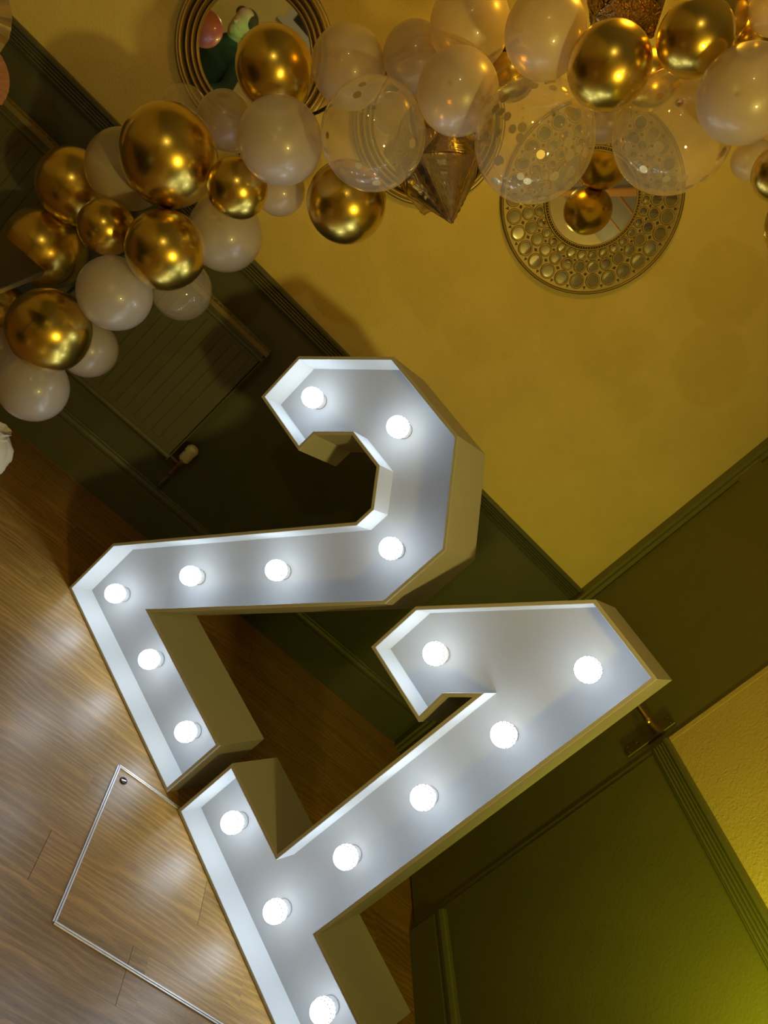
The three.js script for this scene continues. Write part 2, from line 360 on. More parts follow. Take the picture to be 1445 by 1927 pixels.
// ---------------------------------------------------------------- balloon garland
// kind, centre, radius, direction of the tail, label
const BALLOONS = [
  ['G',-0.404,1.129,-2.191,0.122,0.40,-0.78,-0.48, 'largest metallic gold balloon, front centre of the left cluster'],
  ['G',-0.583,0.842,-2.438,0.106,0.91,-0.01,-0.42, 'metallic gold balloon behind a pearl one, just above the small gold balloon on the left'],
  ['G',-0.548,0.634,-2.478,0.119,0.03,0.18,-0.98, 'metallic gold balloon directly behind the black table corner'],
  ['G',-0.416,0.863,-2.243,0.073,0.60,0.50,-0.62, 'small metallic gold balloon wedged between larger gold balloons on the left'],
  ['G',-0.257,0.950,-2.157,0.103,-0.05,0.10,-0.99, 'round metallic gold balloon just above a clear brownish balloon on the left'],
  ['G',-0.222,1.201,-2.115,0.076,-0.22,-0.23,-0.95, 'small metallic gold balloon hanging below the big left pearl balloon'],
  ['G',-0.347,0.556,-2.189,0.112,-0.12,0.16,-0.98, 'lowest metallic gold balloon, above the bottom left pearl balloon'],
  ['G',-0.529,0.412,-2.455,0.072,0.30,-0.04,-0.95, 'gold balloon cut by the left edge of the photo, under the black table'],
  ['P',-0.287,0.757,-2.202,0.099,0.30,-0.04,-0.95, 'pearl white balloon between two gold balloons over the radiator'],
  ['P',-0.188,1.070,-2.308,0.103,-0.38,-0.00,-0.92, 'pearl balloon overlapping the dado rail left of the lit two'],
  ['C',-0.175,0.869,-2.306,0.086,-0.12,0.16,-0.98, 'clear brownish balloon tucked beneath a gold balloon over the radiator'],
  ['P',-0.265,0.527,-2.366,0.087,0.30,-0.04,-0.95, 'small translucent pearl balloon half behind the lowest gold balloon'],
  ['P',-0.293,0.366,-2.259,0.100,-0.27,0.00,-0.96, 'bottom left pearl white balloon with blue light glints over the skirting'],
  ['P',-0.426,0.332,-2.374,0.080,0.30,-0.04,-0.95, 'pearl balloon cut by the left edge, above the bottom left pearl one'],
  ['P',-0.492,0.995,-2.345,0.105,0.75,0.05,-0.65, 'pearl balloon behind the largest left gold balloon, against the dado rail'],
  ['P',-0.214,1.356,-2.039,0.099,0.30,-0.04,-0.95, 'big pearl white balloon with a row of glints, left of the sparse confetti balloon'],
  ['C',-0.064,1.514,-1.900,0.116,-0.32,0.35,-0.88, 'clear balloon with a few round confetti dots, left of the foil star'],
  ['G',-0.346,1.461,-2.165,0.094,0.83,-0.40,-0.40, 'metallic gold balloon covering the lower part of the ribbed round mirror'],
  ['P',-0.217,1.587,-2.084,0.087,0.84,-0.43,-0.34, 'pearl balloon right of the gold balloon at the ribbed mirror'],
  ['P',-0.120,1.706,-2.041,0.073,0.90,-0.29,-0.31, 'small pearl balloon second along the top, behind the confetti balloon'],
  ['P',0.003,1.697,-1.848,0.086,-0.25,0.15,-0.96, 'pearl balloon directly above the foil star'],
  ['P',-0.075,1.817,-1.937,0.086,0.80,-0.53,-0.30, 'orange-lit pearl balloon at the top edge of the photo, centre'],
  ['P',0.043,1.855,-1.680,0.076,0.76,-0.44,-0.47, 'orange-lit pearl balloon at the top edge, above the most heavily sprinkled balloon'],
  ['G',-0.009,1.370,-2.168,0.103,-0.28,0.31,-0.91, 'lone metallic gold balloon hanging low against the bare wall'],
  ['P',-0.157,1.264,-2.258,0.068,-0.28,0.31,-0.91, 'small pale pearl balloon peeping below the big left pearl one'],
  ['P',-0.383,1.282,-2.345,0.074,0.84,-0.43,-0.34, 'pearl balloon right below the ribbed mirror rim'],
  ['C',-0.493,1.212,-2.442,0.068,0.87,-0.14,-0.48, 'small clear balloon at the bottom left of the ribbed mirror'],
  ['C',0.177,1.735,-1.750,0.122,0.01,0.59,-0.81, "large clear balloon filled with many confetti dots, over the mosaic mirror's left"],
  ['G',0.163,1.882,-1.596,0.075,0.03,0.42,-0.90, 'metallic gold balloon between the two large clear balloons'],
  ['G',0.225,1.997,-1.531,0.064,0.27,0.27,-0.93, 'metallic dark gold balloon at the top right, beside the crumpled foil one'],
  ['G',0.249,2.098,-1.667,0.054,0.30,-0.04,-0.95, 'orange-lit gold balloon half hidden behind the top right gold balloon'],
  ['C',0.344,1.918,-1.653,0.113,-0.08,0.56,-0.82, "large clear balloon with few confetti dots, over the mosaic mirror's right"],
  ['P',0.341,1.979,-1.452,0.078,0.11,0.26,-0.96, 'large pearl balloon at the right edge of the photo'],
  ['G',0.480,1.949,-1.432,0.049,0.30,-0.04,-0.95, 'gold balloon cut by the right edge, below the large pearl one'],
  ['P',0.266,1.903,-1.888,0.052,0.30,-0.04,-0.95, 'small pearl balloon seen between the large clear balloons above the mosaic mirror'],
  ['G',0.061,1.834,-2.006,0.058,0.30,-0.04,-0.95, 'orange-lit gold balloon behind the printed paper tag'],
  ['G',0.081,1.716,-2.099,0.054,0.30,-0.04,-0.95, 'small gold balloon seen right of the foil star, against the wall'],
  ['P',0.300,2.163,-1.605,0.049,0.30,-0.04,-0.95, 'orange-lit pearl balloon cut by the top right corner'],
  ['G',0.261,1.990,-1.804,0.060,0.30,-0.04,-0.95, 'gold balloon in shade behind the crumpled foil balloon'],
  ['P',0.489,2.000,-1.642,0.039,0.30,-0.04,-0.95, 'small pearl balloon below the large pearl one at the right edge'],
  ['G',0.001,1.665,-2.049,0.055,0.30,-0.04,-0.95, 'small gold balloon between the sparse confetti balloon and the foil star'],
  ['G',0.329,2.137,-1.694,0.039,0.30,-0.04,-0.95, 'small gold balloon behind the top right pearl balloon'],
  ['G',0.735,2.078,-1.780,0.102,0.20,0.30,-0.90, 'gold balloon just past the right edge, the lower one reflected in the mosaic mirror'],
  ['G',0.620,2.226,-1.855,0.106,0.10,0.30,-0.90, 'gold balloon just past the right edge, the upper one reflected in the mosaic mirror'],];
function balloonGeo(len) {                              // unit balloon: dome down at y = -1, tail up at y = len
  const pts = [[0, -1]];
  for (let i = 1; i <= 22; i++) { const a = i / 22 * Math.PI / 2; pts.push([Math.sin(a), -Math.cos(a)]); }
  for (let i = 1; i <= 24; i++) { const t = i / 24, y = len * Math.sin(t * Math.PI / 2); const q = Math.sin(t * Math.PI / 2); pts.push([Math.max(.035, Math.pow(Math.max(0, 1 - Math.pow(q, 2.15)), .62)), y]); }
  return lathe(pts, 56);
}
const envelopes = { G: balloonGeo(1.16), P: balloonGeo(1.14), C: balloonGeo(1.20) };
const knotGeo = lathe([[.035, 0], [.05, .012], [.03, .03], [.028, .05], [.06, .085], [.075, .09], [.062, .083], [.02, .05], [0, .05]], 16);
const dotGeo = new THREE.CylinderGeometry(.0072, .0072, .0006, 18);
const up = V(0, 1, 0);
for (const [kind, x, y, z, r, tx, ty, tz, label] of BALLOONS) {
  const t = thing({ G: 'gold_balloon', P: 'pearl_balloon', C: 'clear_balloon' }[kind], label, 'balloon', [x, y, z]);
  const q = new THREE.Quaternion().setFromUnitVectors(up, V(tx, ty, tz).normalize());
  const len = { G: 1.16, P: 1.14, C: 1.20 }[kind];
  t.quaternion.copy(q);
  const e = part('envelope', envelopes[kind], { G: M.gold, P: M.pearl, C: M.clear }[kind], t); e.scale.setScalar(r);
  const k = part('knot', knotGeo, M.knot, t); k.scale.setScalar(r); k.position.set(0, len * r * .985, 0);
  if (kind === 'C' && r > .1) {                         // paper dots clinging to the inside
    const big = x > .1 && x < .3 ? 64 : x > .3 ? 15 : 14, qi = q.clone().invert();
    for (let i = 0; i < big; i++) {
      const d = V(rnd() * 2 - 1, rnd() * 2 - 1.25, rnd() * 1.7 - .6).normalize().applyQuaternion(qi);
      if (d.y > .55) d.y = -d.y;
      const rr = d.y > 0 ? r * (1 - .02 * d.y) * .985 : r * .985;
      const c = part('confetti_dot', dotGeo, M.confetti, t); c.position.copy(d).multiplyScalar(rr); c.quaternion.setFromUnitVectors(up, d);
      c.scale.setScalar(.95 + rnd() * .5);
    }
    if (big > 40) {                                     // fine glitter, too small to count
      const bits = []; for (let i = 0; i < 160; i++) { const d = V(rnd() * 2 - 1, rnd() * 2 - 1.2, rnd() * 2 - 1).normalize().applyQuaternion(qi); if (d.y > .5) continue; const g = new THREE.CylinderGeometry(.0016, .0016, .0004, 6); g.applyQuaternion(new THREE.Quaternion().setFromUnitVectors(up, d)); g.translate(d.x * r * .985, d.y * r * .985, d.z * r * .985); bits.push(g); }
      part('glitter', mergeGeometries(bits), M.confetti, t).userData.kind = 'stuff';
    }
  }
}
// foil balloons: a puffed many-pointed burst of welded foil
const crinkle = tex(256, 256, (x, y) => {
  const a = pnoise(G64, 64, x / 9 + 3 * pnoise(G64, 16, x / 16, y / 16), y / 30), b = pnoise(G64, 64, x / 4, y / 40);
  const c = clamp((.7 * a + .3 * b) * 255); return [c, c, c];
});
const foil = std({ color: lin(.64, .55, .38), metalness: 1, roughness: .17, bumpMap: crinkle, bumpScale: .0006 });
const foilRose = std({ color: lin(.80, .50, .38), metalness: 1, roughness: .2, bumpMap: crinkle, bumpScale: .003 });
const darkFoil = std({ color: lin(.42, .30, .16), metalness: 1, roughness: .15, bumpMap: crinkle, bumpScale: .0025 });
function spike(tip, ux, uy, uz, rho, h0, bulge) {       // four puffed triangular facets between base corners and a tip; welded seams stand proud
  const corners = [[1, 1], [-1, 1], [-1, -1], [1, -1]].map(([a, b]) => ux.clone().multiplyScalar(a * rho * .707).addScaledVector(uy, b * rho * .707).addScaledVector(uz, h0));
  const geos = [];
  for (let i = 0; i < 4; i++) {
    const A = corners[i], B = corners[(i + 1) % 4], n = 14, pos = [], uv = [], idx = [];
    const nor = B.clone().sub(A).cross(tip.clone().sub(A)).normalize();
    for (let r = 0; r <= n; r++) for (let c = 0; c <= n; c++) {
      const v = r / n, u = c / n, p = A.clone().lerp(B, u).lerp(tip, v * .985);
      const gather = 1 + .10 * Math.sin(v * 34 + i) * Math.exp(-Math.pow((Math.min(u, 1 - u)) / .22, 2));   // gathers along the seams
      p.addScaledVector(nor, bulge * Math.sin(Math.PI * u) * (1 - v * .8) * gather + .002 * Math.sin(v * 40 + u * 5 + i * 2) * Math.sin(Math.PI * u));
      pos.push(p.x, p.y, p.z); uv.push(u * .6, v);
    }
    for (let r = 0; r < n; r++) for (let c = 0; c < n; c++) { const a = r * (n + 1) + c; idx.push(a, a + 1, a + n + 1, a + 1, a + n + 2, a + n + 1); }
    const g = new THREE.BufferGeometry(); g.setAttribute('position', new THREE.Float32BufferAttribute(pos, 3)); g.setAttribute('uv', new THREE.Float32BufferAttribute(uv, 2)); g.setIndex(idx); g.computeVertexNormals();
    geos.push(g);
  }
  return [mergeGeometries(geos), corners];
}
function burst(label, c, t1, t2, rho, short, mat, tailDir) {
  const t = thing('foil_star_balloon', label, 'balloon', c), o = V(...c);
  const p1 = V(...t1).sub(o), p2 = V(...t2).sub(o);
  const az = p1.clone().normalize(), ay = p2.clone().addScaledVector(az, -p2.dot(az)).normalize(), ax = ay.clone().cross(az);
  const h0 = rho * .707;
  const dirs = [[az, ax, ay, p1], [ay, az, ax, p2], [az.clone().negate(), ay, ax, null], [ay.clone().negate(), ax, az, null], [ax, ay, az, null], [ax.clone().negate(), az, ay, null]];
  const seam = [];
  for (const [d, a, b, tip] of dirs) {
    const tp = tip || d.clone().multiplyScalar(short);
    const [g, cs] = spike(tp, a, b, d, rho, h0, rho * .16);
    part('foil_point', g, mat, t);
    if (tip) for (const q of cs) seam.push(new THREE.TubeGeometry(new THREE.LineCurve3(q, tp), 10, .0016, 5));
  }
  part('weld_seam', mergeGeometries(seam), mat, t);
  return t;
}
burst('shiny bronze foil star balloon with a long point hanging over the second ribbed mirror', [0.065, 1.612, -2.100], [0.198, 1.520, -1.970], [0.153, 1.495, -2.200], .1, .10, foil);
burst('crumpled dark foil balloon cut by the top edge of the photo', [0.116, 2.063, -1.860], [0.156, 2.018, -1.800], [0.211, 2.060, -1.860], .066, .085, darkFoil);
// the black strip that the balloons are tied to, in two lengths
for (const [pts, label] of [[[V(-0.453, 0.350, -2.450), V(-0.416, 0.591, -2.450), V(-0.371, 0.811, -2.450), V(-0.346, 0.992, -2.450), V(-0.306, 1.223, -2.379), V(-0.242, 1.421, -2.292), V(-0.212, 1.476, -2.256), V(-0.192, 1.531, -2.200)], 'long thin black strip carrying the lower balloon garland beside the radiator'], [[V(-0.000, 1.815, -2.020), V(0.010, 1.845, -1.980), V(0.021, 1.878, -1.960)], 'short black strip piece among the orange-lit balloons at the top']]) {
  const g = new THREE.TubeGeometry(new THREE.CatmullRomCurve3(pts), 60, .0048, 6);
  const m = part(numbered('garland_strip'), g, M.black, scene); m.userData = { label, category: 'garland strip' };
}
// a small printed paper tag among the balloons
{
  const cv = document.createElement('canvas'); cv.width = 256; cv.height = 192; const x = cv.getContext('2d');
  x.fillStyle = '#d9c27a'; x.fillRect(0, 0, 256, 192); x.fillStyle = '#4a3208'; x.font = 'bold 92px sans-serif'; x.textAlign = 'center'; x.fillText('GC', 128, 130);
  const tm = std({ map: Object.assign(new THREE.CanvasTexture(cv), { colorSpace: THREE.SRGBColorSpace }), roughness: .7 });
  const t = thing('paper_tag', 'small cream paper tag with dark lettering between the balloons at the top', 'tag', [0.062, 1.872, -2.020]);
  const g = new THREE.BoxGeometry(.066, .05, .0012); part('card', g, tm, t);
  const s = new THREE.TubeGeometry(new THREE.CatmullRomCurve3([V(-.03, .024, 0), V(-.05, .04, -.02), V(-.08, .03, -.04)]), 8, .0008, 5); part('string', s, M.black, t);
  t.rotation.set(-.1, -.1, -.15);
}

// ---------------------------------------------------------------- mirrors on the back wall
function ribbedMirror(label, x, y) {
  const t = thing('round_mirror', label, 'mirror', [x, y, ZB]), R = .2385;
  const p = [[.166, .012]];
  const rib = (a, b, h) => { for (let k = 0; k <= 8; k++) { const s = k / 8; p.push([a + (b - a) * s, .014 + h * Math.sin(Math.PI * s)]); } };
  rib(.166, .176, .010); rib(.179, .192, .016); rib(.195, .209, .018); p.push([.211, .012]); rib(.213, .230, .017); p.push([.232, .014], [R, .016], [R, 0], [.166, 0]);
  const g = lathe(p, 96); g.rotateX(Math.PI / 2); part('frame', g, M.ribGold, t, 'antique gold ribbed frame');
  const grooves = [.1775, .1935, .2115].map(r => { const q = new THREE.TorusGeometry(r, .0022, 6, 90); q.translate(0, 0, .0145); return q; });
  part('groove', mergeGeometries(grooves), M.antiqueDark, t, 'dark grooves between the ribs');
  const d = new THREE.CylinderGeometry(.168, .168, .006, 96); d.rotateX(Math.PI / 2); d.translate(0, 0, .010); part('glass', d, M.mirror, t);
  return t;
}
ribbedMirror('round ribbed mirror at the top left, reflecting a person in green', -.497, 1.464);
ribbedMirror('round ribbed mirror almost hidden behind the foil star balloon', .006, 1.71);
{
  const t = thing('mosaic_mirror', 'round mirror in a wide pierced frame of small mirrored discs', 'mirror', [.536, 1.942, ZB]);
  const back = lathe([[.140, .002], [.140, .010], [.288, .010], [.292, .012], [.292, .018], [.2986, .018], [.2986, .0], [.140, 0]], 96); back.rotateX(Math.PI / 2);
  part('frame', back, M.antique, t, 'antique gold pierced frame');
  const glass = new THREE.CylinderGeometry(.144, .144, .004, 80); glass.rotateX(Math.PI / 2); glass.translate(0, 0, .014); part('glass', glass, M.mirror, t);
  const beadGeo = [new THREE.TorusGeometry(.1445, .004, 8, 90), new THREE.TorusGeometry(.156, .0035, 8, 90)]; for (const g of beadGeo) g.translate(0, 0, .015);
  for (let i = 0; i < 110; i++) { const a = i / 110 * 6.2832, g = new THREE.SphereGeometry(.0034, 8, 6); g.translate(Math.cos(a) * .1503, Math.sin(a) * .1503, .018); beadGeo.push(g); }
  part('beaded_rim', mergeGeometries(beadGeo.map(g => g.toNonIndexed())), M.antique, t);
  const rows = [[.2575, .0188], [.2105, .0148], [.1745, .0106]];
  const ringG = rows.map(([, r]) => new THREE.TorusGeometry(r + .0026, .0034, 8, 28));
  const discG = rows.map(([, r]) => { const g = lathe([[0, .0022], [r * .985, .0022], [r, .0016], [r, 0], [0, 0]], 28); g.rotateX(Math.PI / 2); return g; });
  const holeS = new THREE.Shape(); holeS.moveTo(-.0055, -.004); holeS.lineTo(.0055, -.004); holeS.lineTo(0, .0065); holeS.closePath();
  const holeG = new THREE.ExtrudeGeometry(holeS, { depth: .0012, bevelEnabled: false });
  const sqS = new THREE.Shape(); for (const [i, [a, b]] of [[.0068, 0], [0, .0052], [-.0068, 0], [0, -.0052]].entries()) i ? sqS.lineTo(a, b) : sqS.moveTo(a, b);
  const sqG = new THREE.ExtrudeGeometry(sqS, { depth: .0012, bevelEnabled: false });
  const holes = [];
  for (let i = 0; i < 30; i++) {
    const a = (-86.4 + i * 12) * Math.PI / 180, am = a + 6 * Math.PI / 180;
    rows.forEach(([R, r], k) => {
      const d = part('mirror_disc', discG[k], M.discMirror, t); d.position.set(Math.cos(a) * R, Math.sin(a) * R, .0102); d.rotation.set((rnd() - .5) * .10, (rnd() - .5) * .10, 0);
      const g = part('disc_ring', ringG[k], M.antique, t); g.position.set(Math.cos(a) * R, Math.sin(a) * R, .0115);
    });
    const put = (G, R, ang, s = 1) => { const g = G.clone(); g.scale(s, s, 1); g.rotateZ(ang - Math.PI / 2); g.translate(Math.cos(ang) * R, Math.sin(ang) * R, .0098); holes.push(g); };
    put(holeG, .277, am, 1); put(sqG, .2335, am, 1.05); put(sqG, .1925, am, .85);
  }
  part('pierced_gap', mergeGeometries(holes), M.antiqueDark, t, 'dark gaps between the rings');
}

// ---------------------------------------------------------------- things at the left edge
{
  const t = thing('black_table', 'glossy black table top whose corner juts in from the left', 'table', [-.75, 0, -1.62]);
  const top = rbox(.73, .024, .66, .004, 3); top.rotateY(.05); top.translate(0, .738, 0); part('table_top', top, M.blackGloss, t);
  const col = lathe([[0, .02], [.22, .02], [.225, .028], [.2, .036], [.06, .05], [.035, .09], [.03, .3], [.03, .66], [.05, .71], [.12, .725], [0, .726]], 40); part('pedestal', col, M.dark, t);
  const foot = new THREE.CylinderGeometry(.24, .245, .02, 40); foot.translate(0, .01, 0); part('base_plate', foot, M.dark, t);
}
function fan(label, c, r, n, mat, ry) {                // pleated foil rosette
  const t = thing('foil_rosette', label, 'paper fan', c); t.rotation.set(.1, ry, 0);
  const pos = [], idx = [], N = n * 2;
  for (let i = 0; i < N; i++) {
    const a = i / N * 6.28318, rr = r * (i % 2 ? 1 : .955), zz = i % 2 ? .012 : -.006;
    pos.push(Math.cos(a) * r * .12, Math.sin(a) * r * .12, zz * .3, Math.cos(a) * rr, Math.sin(a) * rr, zz);
  }
  const g = new THREE.BufferGeometry();
  for (let i = 0; i < N; i++) { const j = (i + 1) % N; idx.push(i * 2, i * 2 + 1, j * 2 + 1, i * 2, j * 2 + 1, j * 2); }
  g.setAttribute('position', new THREE.Float32BufferAttribute(pos, 3)); g.setIndex(idx);
  const flat = g.toNonIndexed(); flat.computeVertexNormals();
  const b = flat.clone(); b.translate(0, 0, -.0015);
  part('pleats', mergeGeometries([flat, b]), mat, t);
  const hub = lathe([[0, .006], [r * .14, .004], [r * .15, 0], [0, 0]], 24); hub.rotateX(Math.PI / 2); part('centre_disc', hub, mat, t);
  return t;
}
const rose = std({ color: lin(.86, .60, .50), metalness: .6, roughness: .35, side: THREE.DoubleSide });
const paleGold = std({ color: lin(.80, .66, .38), metalness: .7, roughness: .28, side: THREE.DoubleSide });
fan('rose gold pleated foil rosette at the left edge, finer of the two', [-.925, .885, -2.37], .098, 32, rose, .25);
fan('broad-pleated pale gold foil rosette at the top left edge', [-1.045, .985, -2.41], .128, 16, paleGold, .2);
{ // both rosettes stand on a thin rod rising from behind the table
  const rod = new THREE.CylinderGeometry(.005, .005, 1.02, 10); rod.translate(-1.0, .51, -2.45);
  const base = new THREE.CylinderGeometry(.1, .1, .015, 30); base.translate(-1.0, .0075, -2.45);
  const t = thing('rosette_stand', 'thin rod stand holding the foil rosettes beside the radiator', 'stand', [0, 0, 0]); part('rod', rod, M.brass, t); part('base_plate', base, M.brass, t);
}
{ // cream cloth pouch on the floor at the left edge
  const t = thing('cloth_pouch', 'gathered cream cloth pouch on the floor at the left edge', 'pouch', [-0.290, 0, -2.337]);
  const g = new THREE.SphereGeometry(.082, 48, 32), p = g.attributes.position;
  for (let i = 0; i < p.count; i++) {
    const v = V(p.getX(i), p.getY(i), p.getZ(i)), a = Math.atan2(v.z, v.x), yy = v.y / .082;
    const fold = 1 + .10 * Math.sin(a * 8 + 4 * yy + Math.sin(a * 3)) * (0.5 + .5 * Math.max(0, yy)) + .16 * noise.noise(v.x * 26, v.y * 26, v.z * 26);
    const neck = yy > .72 ? 1 - (yy - .72) * .4 : 1;
    v.x *= fold * neck; v.z *= fold * neck; v.y = Math.max(-.070, v.y * .95); p.setXYZ(i, v.x, v.y + .070, v.z);
  }
  g.computeVertexNormals(); part('bag', g, M.cloth, t);
  const tie = new THREE.TorusGeometry(.03, .004, 8, 24); tie.rotateX(Math.PI / 2); tie.translate(0, .142, 0); part('tie', tie, M.cloth, t);
  const ruff = lathe([[.026, .138], [.030, .148], [.040, .160], [.050, .168], [.047, .170], [.030, .156], [.012, .150], [0, .149]], 60);
  { const p = ruff.attributes.position; for (let i = 0; i < p.count; i++) { const a = Math.atan2(p.getZ(i), p.getX(i)), k = .62 + .05 * Math.sin(a * 7 + 1); p.setXYZ(i, p.getX(i) * k, p.getY(i) * .985, p.getZ(i) * k); } ruff.computeVertexNormals(); }
  part('ruff', ruff, M.cloth, t);
  t.scale.setScalar(.97);
}

{ // a rose gold balloon on a stick behind the table, outside the frame, reflected in the ribbed mirror
  const t = thing('rose_balloon', 'rose gold balloon on a stick by the table, seen only in the ribbed mirror', 'balloon', [-.96, 1.41, -1.35]);
  const m = phy({ color: lin(.62, .22, .18), roughness: .35, clearcoat: 1, clearcoatRoughness: .1 });
  const e = part('envelope', envelopes.P, m, t); e.scale.setScalar(.075); e.rotation.z = Math.PI;
  const st = new THREE.CylinderGeometry(.003, .003, .57, 8); st.translate(0, -.37, 0); part('stick', st, M.cloth, t);
}

// ---------------------------------------------------------------- the person whom the ribbed mirror shows
function fieldMesh(bones, cell, kk = .03, pad = .06) {  // bones: [a, b, ra, rb]; smooth union of tapered capsules
  const bb = new THREE.Box3(); for (const [a, b, ra, rb] of bones) { bb.expandByPoint(a.clone().subScalar(ra)); bb.expandByPoint(a.clone().addScalar(ra)); bb.expandByPoint(b.clone().subScalar(rb)); bb.expandByPoint(b.clone().addScalar(rb)); }
  const c = bb.getCenter(V(0, 0, 0)), s = bb.getSize(V(0, 0, 0)); const half = Math.max(s.x, s.y, s.z) / 2 + pad;
  const n = Math.ceil(2 * half / cell), mc = new MarchingCubes(n, new THREE.MeshBasicMaterial(), false, false, 400000);
  mc.isolation = 0; const hs = n / 2, p = V(0, 0, 0), ab = V(0, 0, 0), ap = V(0, 0, 0);
  mc.field.fill(-1);
  for (let z = 0; z < n; z++) for (let y = 0; y < n; y++) for (let x = 0; x < n; x++) {
    p.set((x - hs) / hs * half + c.x, (y - hs) / hs * half + c.y, (z - hs) / hs * half + c.z);
    if (Math.abs(p.x - c.x) > s.x / 2 + pad || Math.abs(p.z - c.z) > s.z / 2 + pad) continue;
    let acc = 0;
    for (const [a, b, ra, rb, sz] of bones) {
      ab.subVectors(b, a); ap.subVectors(p, a); if (sz) { ap.z /= sz; ab.z /= sz; }
      const t = Math.max(0, Math.min(1, ap.dot(ab) / Math.max(1e-9, ab.lengthSq())));
      const d = ap.addScaledVector(ab, -t).length() - (ra + (rb - ra) * t);
      acc += Math.exp(-d / kk * 4);
    }
    mc.field[z * n * n + y * n + x] = -(-Math.log(acc + 1e-30) * kk / 4);
  }
  mc.update();
  const g = new THREE.BufferGeometry(), m = mc.count;
  g.setAttribute('position', new THREE.Float32BufferAttribute(mc.positionArray.slice(0, m * 3), 3));
  g.setAttribute('normal', new THREE.Float32BufferAttribute(mc.normalArray.slice(0, m * 3), 3));
  g.scale(half, half, half); g.translate(c.x, c.y, c.z);
  return g;
}
{
  const t = thing('person', 'person in a dark green jacket seen only in the ribbed mirror, head tilted down', 'person', [-1.72, 0, 2.75]);
  t.rotation.y = Math.PI + .35;                         // faces the numbers
  const skin = std({ color: lin(.55, .36, .27), roughness: .6 });
  const hips = V(0, .95, 0), chest = V(0, 1.30, .01), neck = V(0, 1.52, 0), headB = V(0, 1.60, .03), headT = V(0, 1.725, .025);
  const L = s => ({ sh: V(s * .19, 1.45, 0), el: V(s * .27, 1.17, .02), wr: V(s * .20, 1.02, .20), hp: V(s * .095, .93, 0), kn: V(s * .11, .50, .02), an: V(s * .12, .09, -.01), toe: V(s * .14, .04, .15) });
  const body = [[hips, chest, .13, .145, .72], [chest, neck, .14, .055, .8], [neck, headB, .052, .06], [headB, headT, .072, .088]];
  const jacket = [[V(0, .90, 0), chest, .165, .175, .72], [chest, V(0, 1.47, 0), .17, .09, .8]], trousers = [[V(0, .95, 0), V(0, .9, 0), .15, .15, .75]], shoes = [];
  for (const s of [-1, 1]) {
    const l = L(s);
    body.push([chest.clone().setX(s * .08), l.sh, .09, .06], [l.sh, l.el, .052, .042], [l.el, l.wr, .042, .028], [l.hp, l.kn, .085, .055], [l.kn, l.an, .055, .038], [l.an, l.toe, .04, .03]);
    jacket.push([chest.clone().setX(s * .09).setY(1.38), l.sh, .105, .078], [l.sh, l.el, .075, .062], [l.el, l.wr.clone().lerp(l.el, .12), .060, .045]);
    trousers.push([l.hp, l.kn, .105, .075], [l.kn, l.an, .075, .06]); shoes.push([V(s * .12, .055, -.04), l.toe, .05, .042]);
    // palm and fingers
    const w = l.wr, dir = V(-s * .25, -.1, 1).normalize(), side = V(s * .1, 1, .1).normalize();
    const palm = w.clone().addScaledVector(dir, .085);
    body.push([w, palm, .026, .03]);
  }
  const geos = [fieldMesh(body, .013, .035).toNonIndexed()];
  for (const s of [-1, 1]) {                            // hands on a finer grid of their own
    const l = L(s), w = l.wr, dir = V(-s * .25, -.1, 1).normalize(), across = V(.1, 1, .1).normalize(), down = V(-s, 0, -.25).normalize(), hand = [];
    const palm = w.clone().addScaledVector(dir, .08);
    hand.push([w, palm, .022, .028]);
    for (let f = 0; f < 4; f++) {
      const r0 = palm.clone().addScaledVector(across, (f - 1.5) * .019), len = [.062, .074, .070, .054][f];
      const m1 = r0.clone().addScaledVector(dir, len * .55).addScaledVector(down, .008), m2 = m1.clone().addScaledVector(dir, len * .3).addScaledVector(down, .02), m3 = m2.clone().addScaledVector(dir, len * .1).addScaledVector(down, .02);
      hand.push([r0, m1, .0095, .009], [m1, m2, .009, .008], [m2, m3, .008, .007]);
    }
    const th = w.clone().addScaledVector(dir, .03).addScaledVector(across, .022), tm = th.clone().addScaledVector(dir, .03).addScaledVector(across, .022), te = tm.clone().addScaledVector(dir, .03).addScaledVector(down, .01);
    hand.push([th, tm, .012, .010], [tm, te, .010, .008]);
    geos.push(fieldMesh(hand, .0035, .008, .02).toNonIndexed());
  }
  // face relief
  const face = [[V(0, 1.665, .105), V(0, 1.640, .128), .010, .014], [V(-.03, 1.69, .088), V(.03, 1.69, .088), .016, .016], [V(-.02, 1.603, .098), V(.02, 1.603, .098), .012, .012], [V(0, 1.565, .085), V(0, 1.57, .09), .022, .02], [V(-.035, 1.63, .08), V(-.05, 1.66, .06), .022, .02], [V(.035, 1.63, .08), V(.05, 1.66, .06), .022, .02], [V(-.088, 1.67, .02), V(-.09, 1.635, .025), .014, .010], [V(.088, 1.67, .02), V(.09, 1.635, .025), .014, .010], [headB, headT, .075, .090], [V(0, 1.6, .06), V(0, 1.66, .055), .055, .065]];
  geos.push(fieldMesh(face, .004, .012, .02).toNonIndexed());
  for (const g of geos) for (const k of Object.keys(g.attributes)) if (!['position', 'normal'].includes(k)) g.deleteAttribute(k);
  const b = part('body', mergeGeometries(geos), skin, t);
  part('jacket', fieldMesh(jacket, .013, .035), std({ color: lin(.012, .045, .022), roughness: .8 }), t, 'dark green jacket');
  part('trousers', fieldMesh(trousers, .014, .035), std({ color: lin(.02, .02, .025), roughness: .85 }), t);
  part('shoes', fieldMesh(shoes, .009, .02), M.dark, t);
  part('hair', fieldMesh([[V(0, 1.735, -.01), V(0, 1.70, -.045), .095, .088], [V(-.06, 1.74, .03), V(.06, 1.74, .03), .055, .055], [V(0, 1.64, -.06), V(0, 1.62, -.05), .06, .05]], .006, .02, .03), std({ color: lin(.06, .035, .02), roughness: .9 }), t, 'short dark hair');
